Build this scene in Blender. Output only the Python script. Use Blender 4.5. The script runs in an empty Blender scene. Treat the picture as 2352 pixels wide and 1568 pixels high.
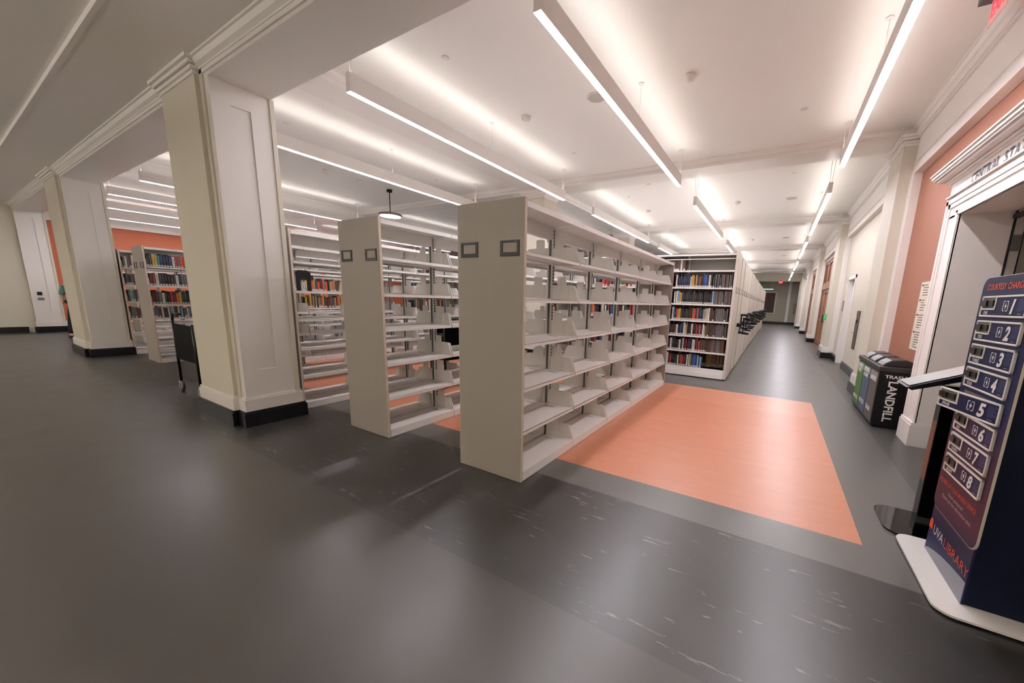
import bpy, bmesh, math, random
from mathutils import Vector, Matrix
random.seed(7)
C = bpy.data.collections.new('library'); bpy.context.scene.collection.children.link(C)
sc = bpy.context.scene

# ---------------------------------------------------------------- camera
cam_d = bpy.data.cameras.new('camera'); cam = bpy.data.objects.new('camera', cam_d); C.objects.link(cam)
Bx = Vector((0.8627152822613435, 0.5044877095026399, 0.034849572641902526))
By = -Vector((0.1192299429040142, -0.13595262410208364, -0.9835146692923876))
Bz = -Vector((-0.49143317192437136, 0.8526482480829883, -0.1774384472761108))
cam.matrix_world = Matrix(((Bx[0], By[0], Bz[0], 0), (Bx[1], By[1], Bz[1], 0), (Bx[2], By[2], Bz[2], 1.5), (0, 0, 0, 1)))
cam_d.sensor_fit = 'HORIZONTAL'; cam_d.sensor_width = 36; cam_d.lens = 843.84 / 2352 * 36
cam_d.shift_x = -(1284.4967 - 1176) / 2352; cam_d.shift_y = (839.9593 - 784) / 2352
cam_d.clip_start = 0.05; cam_d.clip_end = 200
sc.camera = cam

# ---------------------------------------------------------------- world, exposure, tuning
LAMP = 61.0        # strength of the lower diffuser of the linear lamps
UPLIGHT = 6.8     # strength of the upper diffuser
FILL_DN = 1.0; FILL_UP = 54.0   # strengths of the fill lamps added behind the camera
w = bpy.data.worlds.new('world'); sc.world = w; w.use_nodes = True
w.node_tree.nodes['Background'].inputs[0].default_value = (1.0, 0.93, 0.86, 1)
w.node_tree.nodes['Background'].inputs[1].default_value = 0.25
sc.view_settings.view_transform = 'Standard'; sc.view_settings.look = 'None'
sc.view_settings.gamma = 1; sc.view_settings.use_curve_mapping = False
sc.view_settings.exposure = 0.24

# ---------------------------------------------------------------- materials
def lin(h):
    h = h.lstrip('#'); r = [int(h[i:i+2], 16)/255 for i in (0, 2, 4)]
    return tuple(c/12.92 if c <= .04045 else ((c+.055)/1.055)**2.4 for c in r) + (1,)
_m = {}
def mat(name, col, rough=.5, metal=0., noise=0., scale=8., bump=0., spec=.5, emit=0., ecol=None, coat=0.):
    if name in _m: return _m[name]
    m = bpy.data.materials.new(name); m.use_nodes = True; nt = m.node_tree; b = nt.nodes['Principled BSDF']
    c = lin(col) if isinstance(col, str) else tuple(col) + (1,)
    b.inputs['Base Color'].default_value = c; b.inputs['Roughness'].default_value = rough
    b.inputs['Metallic'].default_value = metal; b.inputs['Specular IOR Level'].default_value = spec
    b.inputs['Coat Weight'].default_value = coat
    if noise or bump:
        tc = nt.nodes.new('ShaderNodeTexCoord'); n = nt.nodes.new('ShaderNodeTexNoise')
        n.inputs['Scale'].default_value = scale; n.inputs['Detail'].default_value = 4
        nt.links.new(tc.outputs['Object'], n.inputs['Vector'])
        if noise:
            mx = nt.nodes.new('ShaderNodeMix'); mx.data_type = 'RGBA'
            mx.inputs[6].default_value = tuple(x*(1-noise) for x in c[:3]) + (1,)
            mx.inputs[7].default_value = tuple(min(1, x*(1+noise)) for x in c[:3]) + (1,)
            nt.links.new(n.outputs['Fac'], mx.inputs[0]); nt.links.new(mx.outputs[2], b.inputs['Base Color'])
        if bump:
            bp = nt.nodes.new('ShaderNodeBump'); bp.inputs['Strength'].default_value = bump; bp.inputs['Distance'].default_value = .01
            nt.links.new(n.outputs['Fac'], bp.inputs['Height']); nt.links.new(bp.outputs[0], b.inputs['Normal'])
    if emit:
        b.inputs['Emission Color'].default_value = lin(ecol) if ecol else c
        b.inputs['Emission Strength'].default_value = emit
    _m[name] = m; return m

CREAM = mat('cream_paint', '#d6cfbf', .6, noise=.02, scale=3)
WHITE = mat('white_trim_paint', '#efeae4', .45, noise=.02, scale=3)
CEIL = mat('ceiling_paint', '#f6f2ec', .8, noise=.015, scale=1.5)
CEIL2 = mat('beam_paint', '#eee9e2', .4, noise=.015, scale=1.5)
ORANGE = mat('orange_paint', '#a97058', .6, noise=.03, scale=3)
ORANGE2 = mat('orange_paint_bright', '#ba6441', .6, noise=.03, scale=3)
BLACKB = mat('black_plinth', '#0d0d10', .35, noise=.2, scale=12)
STEEL = mat('shelf_paint', '#f3efe9', .42, noise=.015, scale=20)
MPANEL = mat('mobile_panel_paint', '#d6cdc1', .5, noise=.02, scale=20)
PANEL = mat('end_panel_paint', '#978f86', .5, noise=.02, scale=20)
EDGE = mat('edge_band', '#d8c6b4', .5)
DARKSTEEL = mat('galvanised_channel', '#5c645f', .45, .5, noise=.2, scale=60)
BLACK = mat('black_plastic', '#08080a', .35)
BLACKM = mat('black_metal', '#0b0b0d', .4, .3)
GLOSSB = mat('black_gloss', '#050506', .06)
LAMPW = mat('lamp_housing', '#ece7e2', .5)
DIFF = mat('lamp_diffuser', '#ffffff', .5, emit=LAMP, ecol='#fbf6ff')
UPD = mat('lamp_uplight', '#ffffff', .5, emit=UPLIGHT, ecol='#fdf8f6')
WIRE = mat('white_wire', '#e8e0d8', .5)
WOOD = None
NAVY = mat('navy_vinyl', '#060e26', .6, noise=.1, scale=10, spec=.2)
LETW = mat('white_lettering', '#e8e6e4', .6)
LETO = mat('orange_lettering', '#cf4a2a', .6)
LETD = mat('dark_lettering', '#2c2030', .5)
CHROME = mat('chrome', '#c8c8c8', .2, 1)
GREYP = mat('grey_plastic', '#4a4a4c', .4)
SILVER = mat('silver_drawer_frame', '#e6e2da', .3, .15)

def wood_mat():
    m = bpy.data.materials.new('oak_wood'); m.use_nodes = True; nt = m.node_tree; b = nt.nodes['Principled BSDF']
    tc = nt.nodes.new('ShaderNodeTexCoord'); mp = nt.nodes.new('ShaderNodeMapping'); mp.inputs['Scale'].default_value = (30, 30, 1.5)
    n = nt.nodes.new('ShaderNodeTexNoise'); n.inputs['Scale'].default_value = 1.2; n.inputs['Detail'].default_value = 6
    cr = nt.nodes.new('ShaderNodeValToRGB'); cr.color_ramp.elements[0].color = lin('#6e4530'); cr.color_ramp.elements[1].color = lin('#a9795a')
    cr.color_ramp.elements[0].position = .3; cr.color_ramp.elements[1].position = .7
    nt.links.new(tc.outputs['Object'], mp.inputs[0]); nt.links.new(mp.outputs[0], n.inputs['Vector']); nt.links.new(n.outputs['Fac'], cr.inputs[0])
    nt.links.new(cr.outputs[0], b.inputs['Base Color']); b.inputs['Roughness'].default_value = .45
    return m
WOOD = wood_mat()

def slot_mat():   # pale steel strip with a column of dark slots
    m = bpy.data.materials.new('slotted_strip'); m.use_nodes = True; nt = m.node_tree; b = nt.nodes['Principled BSDF']
    tc = nt.nodes.new('ShaderNodeTexCoord'); sp = nt.nodes.new('ShaderNodeSeparateXYZ'); nt.links.new(tc.outputs['Object'], sp.inputs[0])
    mu = nt.nodes.new('ShaderNodeMath'); mu.operation = 'MULTIPLY'; mu.inputs[1].default_value = 32; nt.links.new(sp.outputs[2], mu.inputs[0])
    fr = nt.nodes.new('ShaderNodeMath'); fr.operation = 'FRACT'; nt.links.new(mu.outputs[0], fr.inputs[0])
    gt = nt.nodes.new('ShaderNodeMath'); gt.operation = 'GREATER_THAN'; gt.inputs[1].default_value = .55; nt.links.new(fr.outputs[0], gt.inputs[0])
    mx = nt.nodes.new('ShaderNodeMix'); mx.data_type = 'RGBA'; mx.inputs[6].default_value = lin('#bdb4aa'); mx.inputs[7].default_value = lin('#3a3836')
    nt.links.new(gt.outputs[0], mx.inputs[0]); nt.links.new(mx.outputs[2], b.inputs['Base Color']); b.inputs['Roughness'].default_value = .5
    return m
SLOT = slot_mat()

def floor_mat():
    m = bpy.data.materials.new('linoleum'); m.use_nodes = True; nt = m.node_tree; N = nt.nodes; L = nt.links; b = N['Principled BSDF']
    tc = N.new('ShaderNodeTexCoord'); sp = N.new('ShaderNodeSeparateXYZ'); L.new(tc.outputs['Object'], sp.inputs[0])
    X, Y = sp.outputs[0], sp.outputs[1]
    def M(op, a, b_=0.):
        n = N.new('ShaderNodeMath'); n.operation = op
        for i, v in enumerate((a, b_)):
            if isinstance(v, (int, float)): n.inputs[i].default_value = v
            else: L.new(v, n.inputs[i])
        return n.outputs[0]
    def mix(f, a, c):
        n = N.new('ShaderNodeMix'); n.data_type = 'RGBA'
        for i, v in ((0, f), (6, a), (7, c)):
            if isinstance(v, (int, float, tuple)): n.inputs[i].default_value = v
            else: L.new(v, n.inputs[i])
        return n.outputs[2]
    def noise(scale, sx=1., sy=1., det=5, rough=.6):
        mp = N.new('ShaderNodeMapping'); mp.inputs['Scale'].default_value = (sx, sy, 1); L.new(tc.outputs['Object'], mp.inputs[0])
        n = N.new('ShaderNodeTexNoise'); n.inputs['Scale'].default_value = scale; n.inputs['Detail'].default_value = det; n.inputs['Roughness'].default_value = rough
        L.new(mp.outputs[0], n.inputs['Vector']); return n.outputs['Fac']
    n1 = noise(3., 1, 1); n2 = noise(9, .35, 3.2, 8, .72); n3 = noise(2.6, 1, 1, 2)
    hall = mix(n1, (.034, .030, .026, 1), (.050, .044, .039, 1))
    band = mix(n1, (.010, .0095, .008, 1), (.036, .034, .031, 1))
    # pale flecks in the black sheet
    fl = M('MULTIPLY', M('GREATER_THAN', n2, .60), M('GREATER_THAN', n3, .52))
    band = mix(M('MULTIPLY', fl, .6), band, (.24, .22, .19, 1))
    rest = mix(n1, (.098, .095, .088, 1), (.125, .122, .113, 1))
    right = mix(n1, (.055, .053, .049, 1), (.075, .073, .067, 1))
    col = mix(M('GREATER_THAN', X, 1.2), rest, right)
    inb = M('MULTIPLY', M('LESS_THAN', Y, 2.52), M('GREATER_THAN', Y, 1.39))
    col = mix(inb, col, band)
    col = mix(M('LESS_THAN', Y, 1.39), col, hall)
    ox = M('MULTIPLY', M('LESS_THAN', X, .665), M('GREATER_THAN', X, -9.0))
    oy = M('MULTIPLY', M('LESS_THAN', Y, 7.02), M('GREATER_THAN', Y, 2.87))
    n4 = noise(5., .5, 2.2, 6)
    og = mix(n4, (.56, .20, .105, 1), (.66, .27, .15, 1))
    # second sheet of orange, a little paler
    og = mix(M('MULTIPLY', M('GREATER_THAN', Y, 6.0), .35), og, (.72, .34, .2, 1))
    col = mix(M('MULTIPLY', ox, oy), col, og)
    # seams
    def seam(v, p):
        return M('LESS_THAN', M('ABSOLUTE', M('SUBTRACT', v, p)), .004)
    s = M('MAXIMUM', seam(Y, 1.39), M('MULTIPLY', seam(X, 1.2), M('GREATER_THAN', Y, 2.52)))
    s = M('MAXIMUM', s, seam(Y, 2.52))
    col = mix(M('MULTIPLY', s, .5), col, (.01, .01, .01, 1))
    L.new(col, b.inputs['Base Color'])
    r = M('ADD', M('MULTIPLY', n1, .12), .29)
    L.new(r, b.inputs['Roughness']); b.inputs['Specular IOR Level'].default_value = 1.
    bp = N.new('ShaderNodeBump'); bp.inputs['Strength'].default_value = .05; bp.inputs['Distance'].default_value = .01
    L.new(noise(14, 1, 1), bp.inputs['Height']); L.new(bp.outputs[0], b.inputs['Normal'])
    return m
FLOOR = floor_mat()

def kiosk_mat():   # printed gradient of the charging board: navy on top, maroon near the foot
    m = bpy.data.materials.new('printed_gradient'); m.use_nodes = True; nt = m.node_tree; N = nt.nodes; b = N['Principled BSDF']
    tc = N.new('ShaderNodeTexCoord'); sp = N.new('ShaderNodeSeparateXYZ'); nt.links.new(tc.outputs['Object'], sp.inputs[0])
    mr = N.new('ShaderNodeMapRange'); mr.inputs[1].default_value = 0; mr.inputs[2].default_value = 1.7; nt.links.new(sp.outputs[2], mr.inputs[0])
    cr = N.new('ShaderNodeValToRGB'); e = cr.color_ramp.elements
    e[0].position = .06; e[0].color = lin('#141c48'); e[1].position = 1; e[1].color = lin('#1c2042')
    for p, c in ((.17, '#1e1a40'), (.24, '#4c2238'), (.36, '#4a2238'), (.5, '#341d3a'), (.62, '#0f1d48'), (.8, '#0c183e')):
        x = e.new(p); x.color = lin(c)
    nt.links.new(mr.outputs[0], cr.inputs[0]); nt.links.new(cr.outputs[0], b.inputs['Base Color']); b.inputs['Roughness'].default_value = .5; b.inputs['Specular IOR Level'].default_value = .25
    return m
KGRAD = kiosk_mat()

# ---------------------------------------------------------------- mesh helpers
class MB:
    def __init__(s): s.v = []; s.f = []; s.m = []; s.mats = []; s.cur = 0; s.sm = []; s.smooth = False
    def use(s, m):
        if m not in s.mats: s.mats.append(m)
        s.cur = s.mats.index(m); return s
    def face(s, idx): s.f.append(idx); s.m.append(s.cur); s.sm.append(s.smooth)
    def box(s, x0, x1, y0, y1, z0, z1):
        n = len(s.v); x0, x1 = sorted((x0, x1)); y0, y1 = sorted((y0, y1)); z0, z1 = sorted((z0, z1))
        s.v += [(x, y, z) for z in (z0, z1) for (x, y) in ((x0, y0), (x1, y0), (x1, y1), (x0, y1))]
        for q in ((3, 2, 1, 0), (4, 5, 6, 7), (0, 1, 5, 4), (1, 2, 6, 5), (2, 3, 7, 6), (3, 0, 4, 7)): s.face([n+i for i in q])
        return s
    def prism(s, poly, axis, a, b):     # polygon in the two other axes (cyclic order), extruded along axis a..b
        n = len(s.v); k = len(poly)
        def P(p, t):
            if axis == 0: return (t, p[0], p[1])
            if axis == 1: return (p[0], t, p[1])
            return (p[0], p[1], t)
        s.v += [P(p, a) for p in poly] + [P(p, b) for p in poly]
        s.face([n+i for i in range(k)][::-1]); s.face([n+k+i for i in range(k)])
        for i in range(k): j = (i+1) % k; s.face([n+i, n+j, n+k+j, n+k+i])
        return s
    def cyl(s, p0, p1, r, n=12, r2=None):
        p0 = Vector(p0); p1 = Vector(p1); d = (p1-p0).normalized(); a = d.orthogonal().normalized(); b = d.cross(a); r2 = r if r2 is None else r2
        k = len(s.v)
        for p, rr in ((p0, r), (p1, r2)):
            for i in range(n):
                t = 2*math.pi*i/n; s.v.append(tuple(p + a*math.cos(t)*rr + b*math.sin(t)*rr))
        s.face([k+i for i in range(n)][::-1]); s.face([k+n+i for i in range(n)])
        sm = s.smooth; s.smooth = n > 8
        for i in range(n): j = (i+1) % n; s.face([k+i, k+j, k+n+j, k+n+i])
        s.smooth = sm; return s
    def tube(s, pts, r, n=8):
        for a, b in zip(pts[:-1], pts[1:]): s.cyl(a, b, r, n)
        return s
    def lathe(s, c, prof, n=20, axis=2):   # prof: (radius, height) pairs around axis through c
        k = len(s.v); c = Vector(c)
        for r, h in prof:
            for i in range(n):
                t = 2*math.pi*i/n; u, v = r*math.cos(t), r*math.sin(t)
                o = (u, v, h) if axis == 2 else ((h, u, v) if axis == 0 else (u, h, v))
                s.v.append(tuple(c + Vector(o)))
        sm = s.smooth; s.smooth = True
        for j in range(len(prof)-1):
            for i in range(n):
                q = (i+1) % n; s.face([k+j*n+i, k+j*n+q, k+(j+1)*n+q, k+(j+1)*n+i])
        s.smooth = False
        s.face([k+i for i in range(n)][::-1]); s.face([k+(len(prof)-1)*n+i for i in range(n)]); s.smooth = sm
        return s
    def mesh(s, name, m=None):
        me = bpy.data.meshes.new(name); me.from_pydata(s.v, [], s.f)
        mats = s.mats or [m]
        for x in mats: me.materials.append(x)
        me.polygons.foreach_set('material_index', s.m); me.polygons.foreach_set('use_smooth', s.sm)
        bm = bmesh.new(); bm.from_mesh(me); bmesh.ops.recalc_face_normals(bm, faces=bm.faces); bm.to_mesh(me); bm.free(); me.update(); return me
    def build(s, name, m=None, parent=None, bevel=0, loc=None):
        o = bpy.data.objects.new(name, s.mesh(name, m)); C.objects.link(o)
        if parent: o.parent = parent
        if loc: o.location = loc
        if bevel:
            b = o.modifiers.new('bevel', 'BEVEL'); b.width = bevel; b.segments = 2; b.limit_method = 'ANGLE'
        return o
def tag(o, label, cat, group=None, kind=None):
    if label: o['label'] = label
    if cat: o['category'] = cat
    if group: o['group'] = group
    if kind: o['kind'] = kind
    return o
def struct(o): o['kind'] = 'structure'; return o
def thing(name, loc, label, cat, group=None, rz=0):
    o = bpy.data.objects.new(name, None); C.objects.link(o); o.location = loc; o.rotation_euler[2] = rz; o.empty_display_size = .1
    return tag(o, label, cat, group)
def copy_tree(o, parent=None):
    c = o.copy(); C.objects.link(c); c.parent = parent
    for ch in list(o.children): copy_tree(ch, c)
    return c
def flatpts(c): return c
def text(body, size, m, parent, M, name='lettering', ext=.001, off=0., align='LEFT', sx=1., shear=0., space=1.):
    cu = bpy.data.curves.new(name, 'FONT'); cu.body = body; cu.size = size; cu.extrude = ext; cu.offset = off; cu.align_x = align; cu.shear = shear; cu.space_character = space
    cu.resolution_u = 3
    t = bpy.data.objects.new('tmp', cu); C.objects.link(t)
    dg = bpy.context.evaluated_depsgraph_get(); me = bpy.data.meshes.new_from_object(t.evaluated_get(dg)); C.objects.unlink(t)
    bpy.data.objects.remove(t)
    for v in me.vertices: v.co = M @ Vector((v.co.x*sx, v.co.y, v.co.z))
    me.materials.clear(); me.materials.append(m); me.name = name
    o = bpy.data.objects.new(name, me); C.objects.link(o); o.parent = parent; return o
def fit(body, W, H, m, parent, M, name='lettering', ext=.001, off=0., shear=0.):
    o = text(body, 1., m, parent, Matrix.Identity(4), name, 0., off, 'LEFT', 1., shear)
    xs = [v.co.x for v in o.data.vertices]; ys = [v.co.y for v in o.data.vertices]; base = 0 if min(ys) > -.1 else 0
    top = max(ys); x0 = min(xs); kx = W/(max(xs)-x0); ky = H/(top-base)
    for v in o.data.vertices: v.co = M @ Vector(((v.co.x-x0)*kx, (v.co.y-base)*ky, ext))
    return o
def frame_mat(origin, ux, uy):   # local text frame -> parent coordinates
    ux = Vector(ux); uy = Vector(uy); uz = ux.cross(uy)
    return Matrix(((ux[0], uy[0], uz[0], origin[0]), (ux[1], uy[1], uz[1], origin[1]), (ux[2], uy[2], uz[2], origin[2]), (0, 0, 0, 1)))

ORD = ['first', 'second', 'third', 'fourth', 'fifth', 'sixth', 'seventh', 'eighth', 'ninth', 'tenth', 'eleventh', 'twelfth', 'thirteenth', 'fourteenth', 'fifteenth',
       'sixteenth', 'seventeenth', 'eighteenth', 'nineteenth', 'twentieth']
def ordn(i):
    if i < 20: return ORD[i]
    t = {2: 'twenty', 3: 'thirty', 4: 'forty', 5: 'fifty'}[(i+1)//10]
    return t + '-' + ORD[(i+1) % 10 - 1] if (i+1) % 10 else {2: 'twentieth', 3: 'thirtieth', 4: 'fortieth', 5: 'fiftieth'}[(i+1)//10]

# ================================================================= SETTING
ZC = 4.28; ZB = 4.14; HB = 3.465; HC = 3.62
struct(MB().box(-22.5, 6, -5, 42, -.1, 0).build('floor', FLOOR))
struct(MB().box(-22.5, 2.6, 2.15, 36.6, ZC, ZC+.1).build('ceiling', CEIL))
struct(MB().box(-22.5, 2.6, 1.0, 1.65, HC, HC+.1).build('ceiling', CEIL2))
h = MB().box(-22.5, 2.6, -5, .985, HC+.045, HC+.14)
struct(h.build('ceiling', CEIL2))
# ridge of the drop between both hall ceilings
struct(MB().box(-22.5, 2.6, .985, 1.02, HC-.004, HC+.05).build('trim_1', WHITE))

def crown(mb, x0, x1, y, z, sgn):       # crown moulding along X at ceiling height z, on the face at y looking sgn*Y
    d = sgn
    poly = [(y, z), (y+d*.085, z), (y+d*.085, z-.018), (y+d*.07, z-.022), (y+d*.05, z-.055), (y+d*.022, z-.075), (y+d*.022, z-.09), (y, z-.09)]
    mb.prism(poly, 0, x0, x1)
def crown_y(mb, y0, y1, x, z, sgn, k=1.):
    d = sgn*k
    poly = [(x, z), (x+d*.085, z), (x+d*.085, z-.018*k), (x+d*.07, z-.022*k), (x+d*.05, z-.055*k), (x+d*.022, z-.075*k), (x+d*.022, z-.09*k), (x, z-.09*k)]
    mb.prism(poly, 1, y0, y1)

# beam over the colonnade between hall and reading room
b = MB().box(-19.0, 2.2, 1.65, 2.15, HB, ZC+.1)
struct(b.build('trim_2', CEIL2))
b = MB(); crown(b, -19, 2.2, 1.65, HC, -1); b.box(-19, 2.2, 1.635, 1.65, HC-.125, HC-.085)
struct(b.build('trim_3', WHITE))
# cross beams
YB = [8.355 + 6.15*k for k in range(5)]
for k, y in enumerate(YB):
    b = MB().box(-21.5, 1.6, y-.275, y+.275, ZB, ZC+.05)
    crown(b, -21.5, 1.5, y-.275, ZC, -1); crown(b, -21.5, 1.5, y+.275, ZC, 1)
    struct(b.build('trim_%d' % (4+k), CEIL2))
for k, (x0, x1, z) in enumerate(((-5.84, -5.28, ZB), (-13.75, -12.85, 4.02))):
    b = MB().box(x0, x1, 2.15, 36.3, z+.001, ZC+.06)
    prev = 2.15
    for y in YB + [36.6]:
        crown_y(b, prev+.02, y-.3, x1, ZC, 1); crown_y(b, prev+.02, y-.3, x0, ZC, -1); prev = y+.275
    struct(b.build('trim_%d' % (10+k), CEIL2))

# ---- right wall: recess plane 1.64, spandrel 1.545, pilasters 1.385
XR, XS, XP = 1.64, 1.545, 1.385
w_ = MB()
w_.use(mat('corridor_wall_paint', '#cdc5b5', .6, noise=.02, scale=3)).box(XR, XR+.3, 8.25, 11.9, 0, ZC).box(XR, XR+.3, 12.95, 15.0, 0, ZC).box(XR, XR+.3, 11.9, 12.95, 2.33, ZC)
w_.box(XR, XR+.3, 15.0, 26.8, 3.5, ZC).box(XR, XR+.3, 26.8, 36.6, 0, ZC).box(XR, XR+.3, 19.9, 21.4, 0, 3.6).box(XR+.25, XR+.3, 15, 26.8, 0, 3.6)
w_.box(XR+.08, XR+.3, 2.15-.6, 3.2, 2.5, ZC)
struct(w_.build('wall_right'))
o_ = MB().box(XR, XR+.3, 5.7, 8.25, 0, ZC).box(XR, XR+.3, 2.15, 5.7, 2.6, ZC).box(XR, XR+.3, 2.15, 3.1, 0, ZC)
struct(o_.build('wall_right_orange', ORANGE))
s_ = MB().box(XS, XR+.02, 2.15, 36.3, 3.545, ZC)
s_.box(XS-.018, XS, 2.15, 36.3, 3.69, 3.715).box(XS-.008, XS, 2.15, 36.3, 3.545, 3.69)
for y0, y1 in [(2.2, 8.08)] + [(YB[i]+.28, YB[i+1]-.28) for i in range(4)] + [(YB[4]+.28, 36.3)]:
    crown_y(s_, y0, y1, XS, ZC, -1, 1.15)
    s_.box(XS-.03, XS, y0, y1, 4.075, 4.10).box(XS-.05, XS, y0, y1, 4.10, 4.18)
struct(s_.build('trim_12', WHITE))
def plinth(mb, x0, x1, y0, y1, hb=.17, hw=.35):
    mb.use(WHITE).box(x0-.022, x1+.022, y0-.022, y1+.022, hb, hw-.03).box(x0-.012, x1+.012, y0-.012, y1+.012, hw-.03, hw)
    mb.use(BLACKB).box(x0-.045, x1+.045, y0-.045, y1+.045, 0, hb-.012).box(x0-.034, x1+.034, y0-.034, y1+.034, hb-.012, hb)
for k, y in enumerate(YB):
    y0, y1 = (7.86, 8.66) if k == 0 else (y-.55, y+.32)
    p = MB(); p.use(CREAM).box(XP, XR+.1, y0, y1, .2, ZB+.06)
    p.use(WHITE)
    for d in (.012, .026, .045, .06):
        z = 3.93 + d*2.6; p.box(XP-d, XS, y0-d, y1+d, z, z+.035)
    # white jamb frames of the recess on both sides
    p.box(XS-.005, XR+.01, y0-.1, y0, .2, 3.6).box(XS-.005, XR+.01, y1, y1+.1, .2, 3.6)
    p.box(XS-.02, XS, y0-.02, y0, .2, 3.6)
    plinth(p, XP, XR+.05, y0, y1)
    struct(p.build('wall_right_pilaster'))
bb = MB()
for y0, y1 in ((8.7, 11.86), (12.97, 13.9), (5.86, 7.8)):
    bb.use(BLACKB).box(XR-.03, XR, y0, y1, 0, .15).use(GREYP).box(XR-.02, XR, y0, y1, .15, .19)
struct(bb.build('baseboard_right'))
# end of corridor
e_ = MB().use(CREAM).box(-22.5, -1.8, 36.3, 36.6, 0, ZC).box(-1.8, 2.2, 36.3, 36.6, 3.62, ZC).box(1.42, 2.2, 36.3, 36.6, 0, 3.62)
struct(e_.build('wall_far'))
e_ = MB().use(mat('lobby_paint', '#b3ab98', .6)).box(-9, 3, 38.8, 39, 0, 4.2).box(2.2, 2.4, 36.6, 38.8, 0, 4.2)
struct(e_.build('wall_lobby'))
struct(MB().box(.73, .95, 38.72, 38.8, .22, 3.9).build('trim_14', WHITE))
struct(MB().box(-9, 3, 36.6, 39, 3.9, 4.0).build('ceiling_lobby', CEIL))
struct(MB().box(-9, 3, 38.7, 38.8, 0, .22).build('baseboard_far', BLACKB))
wn = MB().use(mat('white_frame_far', '#c9c4b4', .6)).box(-1.5, -.1, 38.72, 38.8, .9, 2.85)
wo = struct(wn.build('window_1'))
MB().box(-1.4, -.22, 38.70, 38.725, 1.0, 2.75).build('blind', mat('brown_blind', '#4a2a24', .6), wo)
# left side
struct(MB().box(-21.9, -21.5, 2.15, 36.6, 0, ZC).build('wall_left', ORANGE2))
lt = MB().box(-21.52, -21.42, 2.15, 36, 3.52, ZC); crown_y(lt, 2.2, 36, -21.42, ZC, 1); lt.box(-21.42, -21.39, 2.15, 36, 3.52, 3.56)
struct(lt.build('trim_13', WHITE))
struct(MB().box(-22.5, -18.97, -5, 1.66, 0, HC+.1).build('wall_hall_left', CREAM))
struct(MB().box(-18.97, -18.92, -5, 1.5, 0, .17).build('baseboard_left', BLACKB))
struct(MB().box(-22.5, 2.6, -5.1, -5, 0, HC+.1).build('wall_hall_back', CREAM))
struct(MB().box(1.9, 2.1, -5, 1.65, 0, HC+.1).build('wall_hall_right', CREAM))

# ---- columns of the colonnade
def column(x0, x1, name, label):
    t = thing(name, ((x0+x1)/2, 1.9, 0), label, 'column')
    cx = (x0+x1)/2; hw = (x1-x0)/2
    s = MB()
    fx = x1 - cx      # panelled +X face
    s.use(CREAM).box(-hw, fx-.16, 1.6-1.9, 2.2-1.9, .3, HC-.02)            # front block with the cream face
    s.box(-hw+.03, fx-.09, -.265, .265, .3, HC-.02)
    s.build('shaft', None, t)
    pn = MB().use(WHITE)
    # white panel face with a recessed field y -.09..+.07
    pn.box(fx-.12, fx-.012, -.25, .235, .3, HB+.001)
    pn.box(fx-.012, fx, -.25, -.10, .3, HB).box(fx-.012, fx, .065, .235, .3, HB).box(fx-.012, fx, -.10, .065, .3, .62).box(fx-.012, fx, -.10, .065, 3.27, HB)
    pn.box(-hw, -hw+.1, -.25, .235, .3, HB)
    pn.build('panel', None, t)
    MB().use(CREAM).box(fx-.03, fx+.015, .235, .275, .3, HB).build('corner_bead', None, t)
    cp = MB().use(WHITE)
    for d, z in ((.012, HC-.13), (.03, HC-.1), (.05, HC-.06), (.075, HC-.03)):
        cp.box(-hw-d, fx-.16+d, -.3-d, -.2, z, z+.034)
    cp.build('capital', None, t)
    bs = MB(); bs.use(WHITE)
    for g, z0, z1 in ((.022, .17, .30), (.012, .30, .325)):
        bs.box(-hw-g, fx-.16+g, -.3-g, .3+g, z0, z1).box(-hw, fx+g, -.25-g, .275+g, z0, z1)
    bs.build('base_moulding', None, t)
    bs = MB().use(BLACKB)
    for g, z0, z1 in ((.05, 0, .15), (.038, .15, .17)):
        bs.box(-hw-g, fx-.16+g, -.3-g, .3+g, z0, z1).box(-hw, fx+g, -.25-g, .275+g, z0, z1)
    bs.build('plinth', None, t)
    return t
column(-5.97, -4.88, 'square_column', 'large cream column with white recessed side panel, nearest of the hall colonnade')
column(-13.3, -11.99, 'square_column', 'cream column with white recessed panel, standing between the nearest column and the outlet column')
column(-20.0, -18.88, 'square_column', 'cream column at the far left hall wall with two outlets on its panel')
def inner_column(x0, x1, y0, y1, label):
    t = thing('square_column', ((x0+x1)/2, (y0+y1)/2, 0), label, 'column'); hx = (x1-x0)/2; hy = (y1-y0)/2
    MB().box(-hx, hx, -hy, hy, .3, ZB-.13).build('shaft', CREAM, t)
    c = MB()
    for d, z in ((.012, ZB-.19), (.03, ZB-.16), (.05, ZB-.12), (.075, ZB-.07)): c.box(-hx-d, hx+d, -hy-d, hy+d, z, z+.07 if z > ZB-.08 else z+.05)
    c.build('capital', WHITE, t)
    q = MB(); plinth(q, -hx, hx, -hy, hy); q.build('base_moulding', None, t)
inner_column(-5.86, -5.24, 8.06, 8.65, 'cream column inside the room, rising behind the nearest empty shelving row')
inner_column(-5.86, -5.24, 14.2, 14.8, 'cream column farther inside the room, mostly hidden behind the mobile shelving')
inner_column(-13.6, -13.0, 8.06, 8.65, 'cream column deep in the room beneath the left broad ceiling beam')

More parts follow.
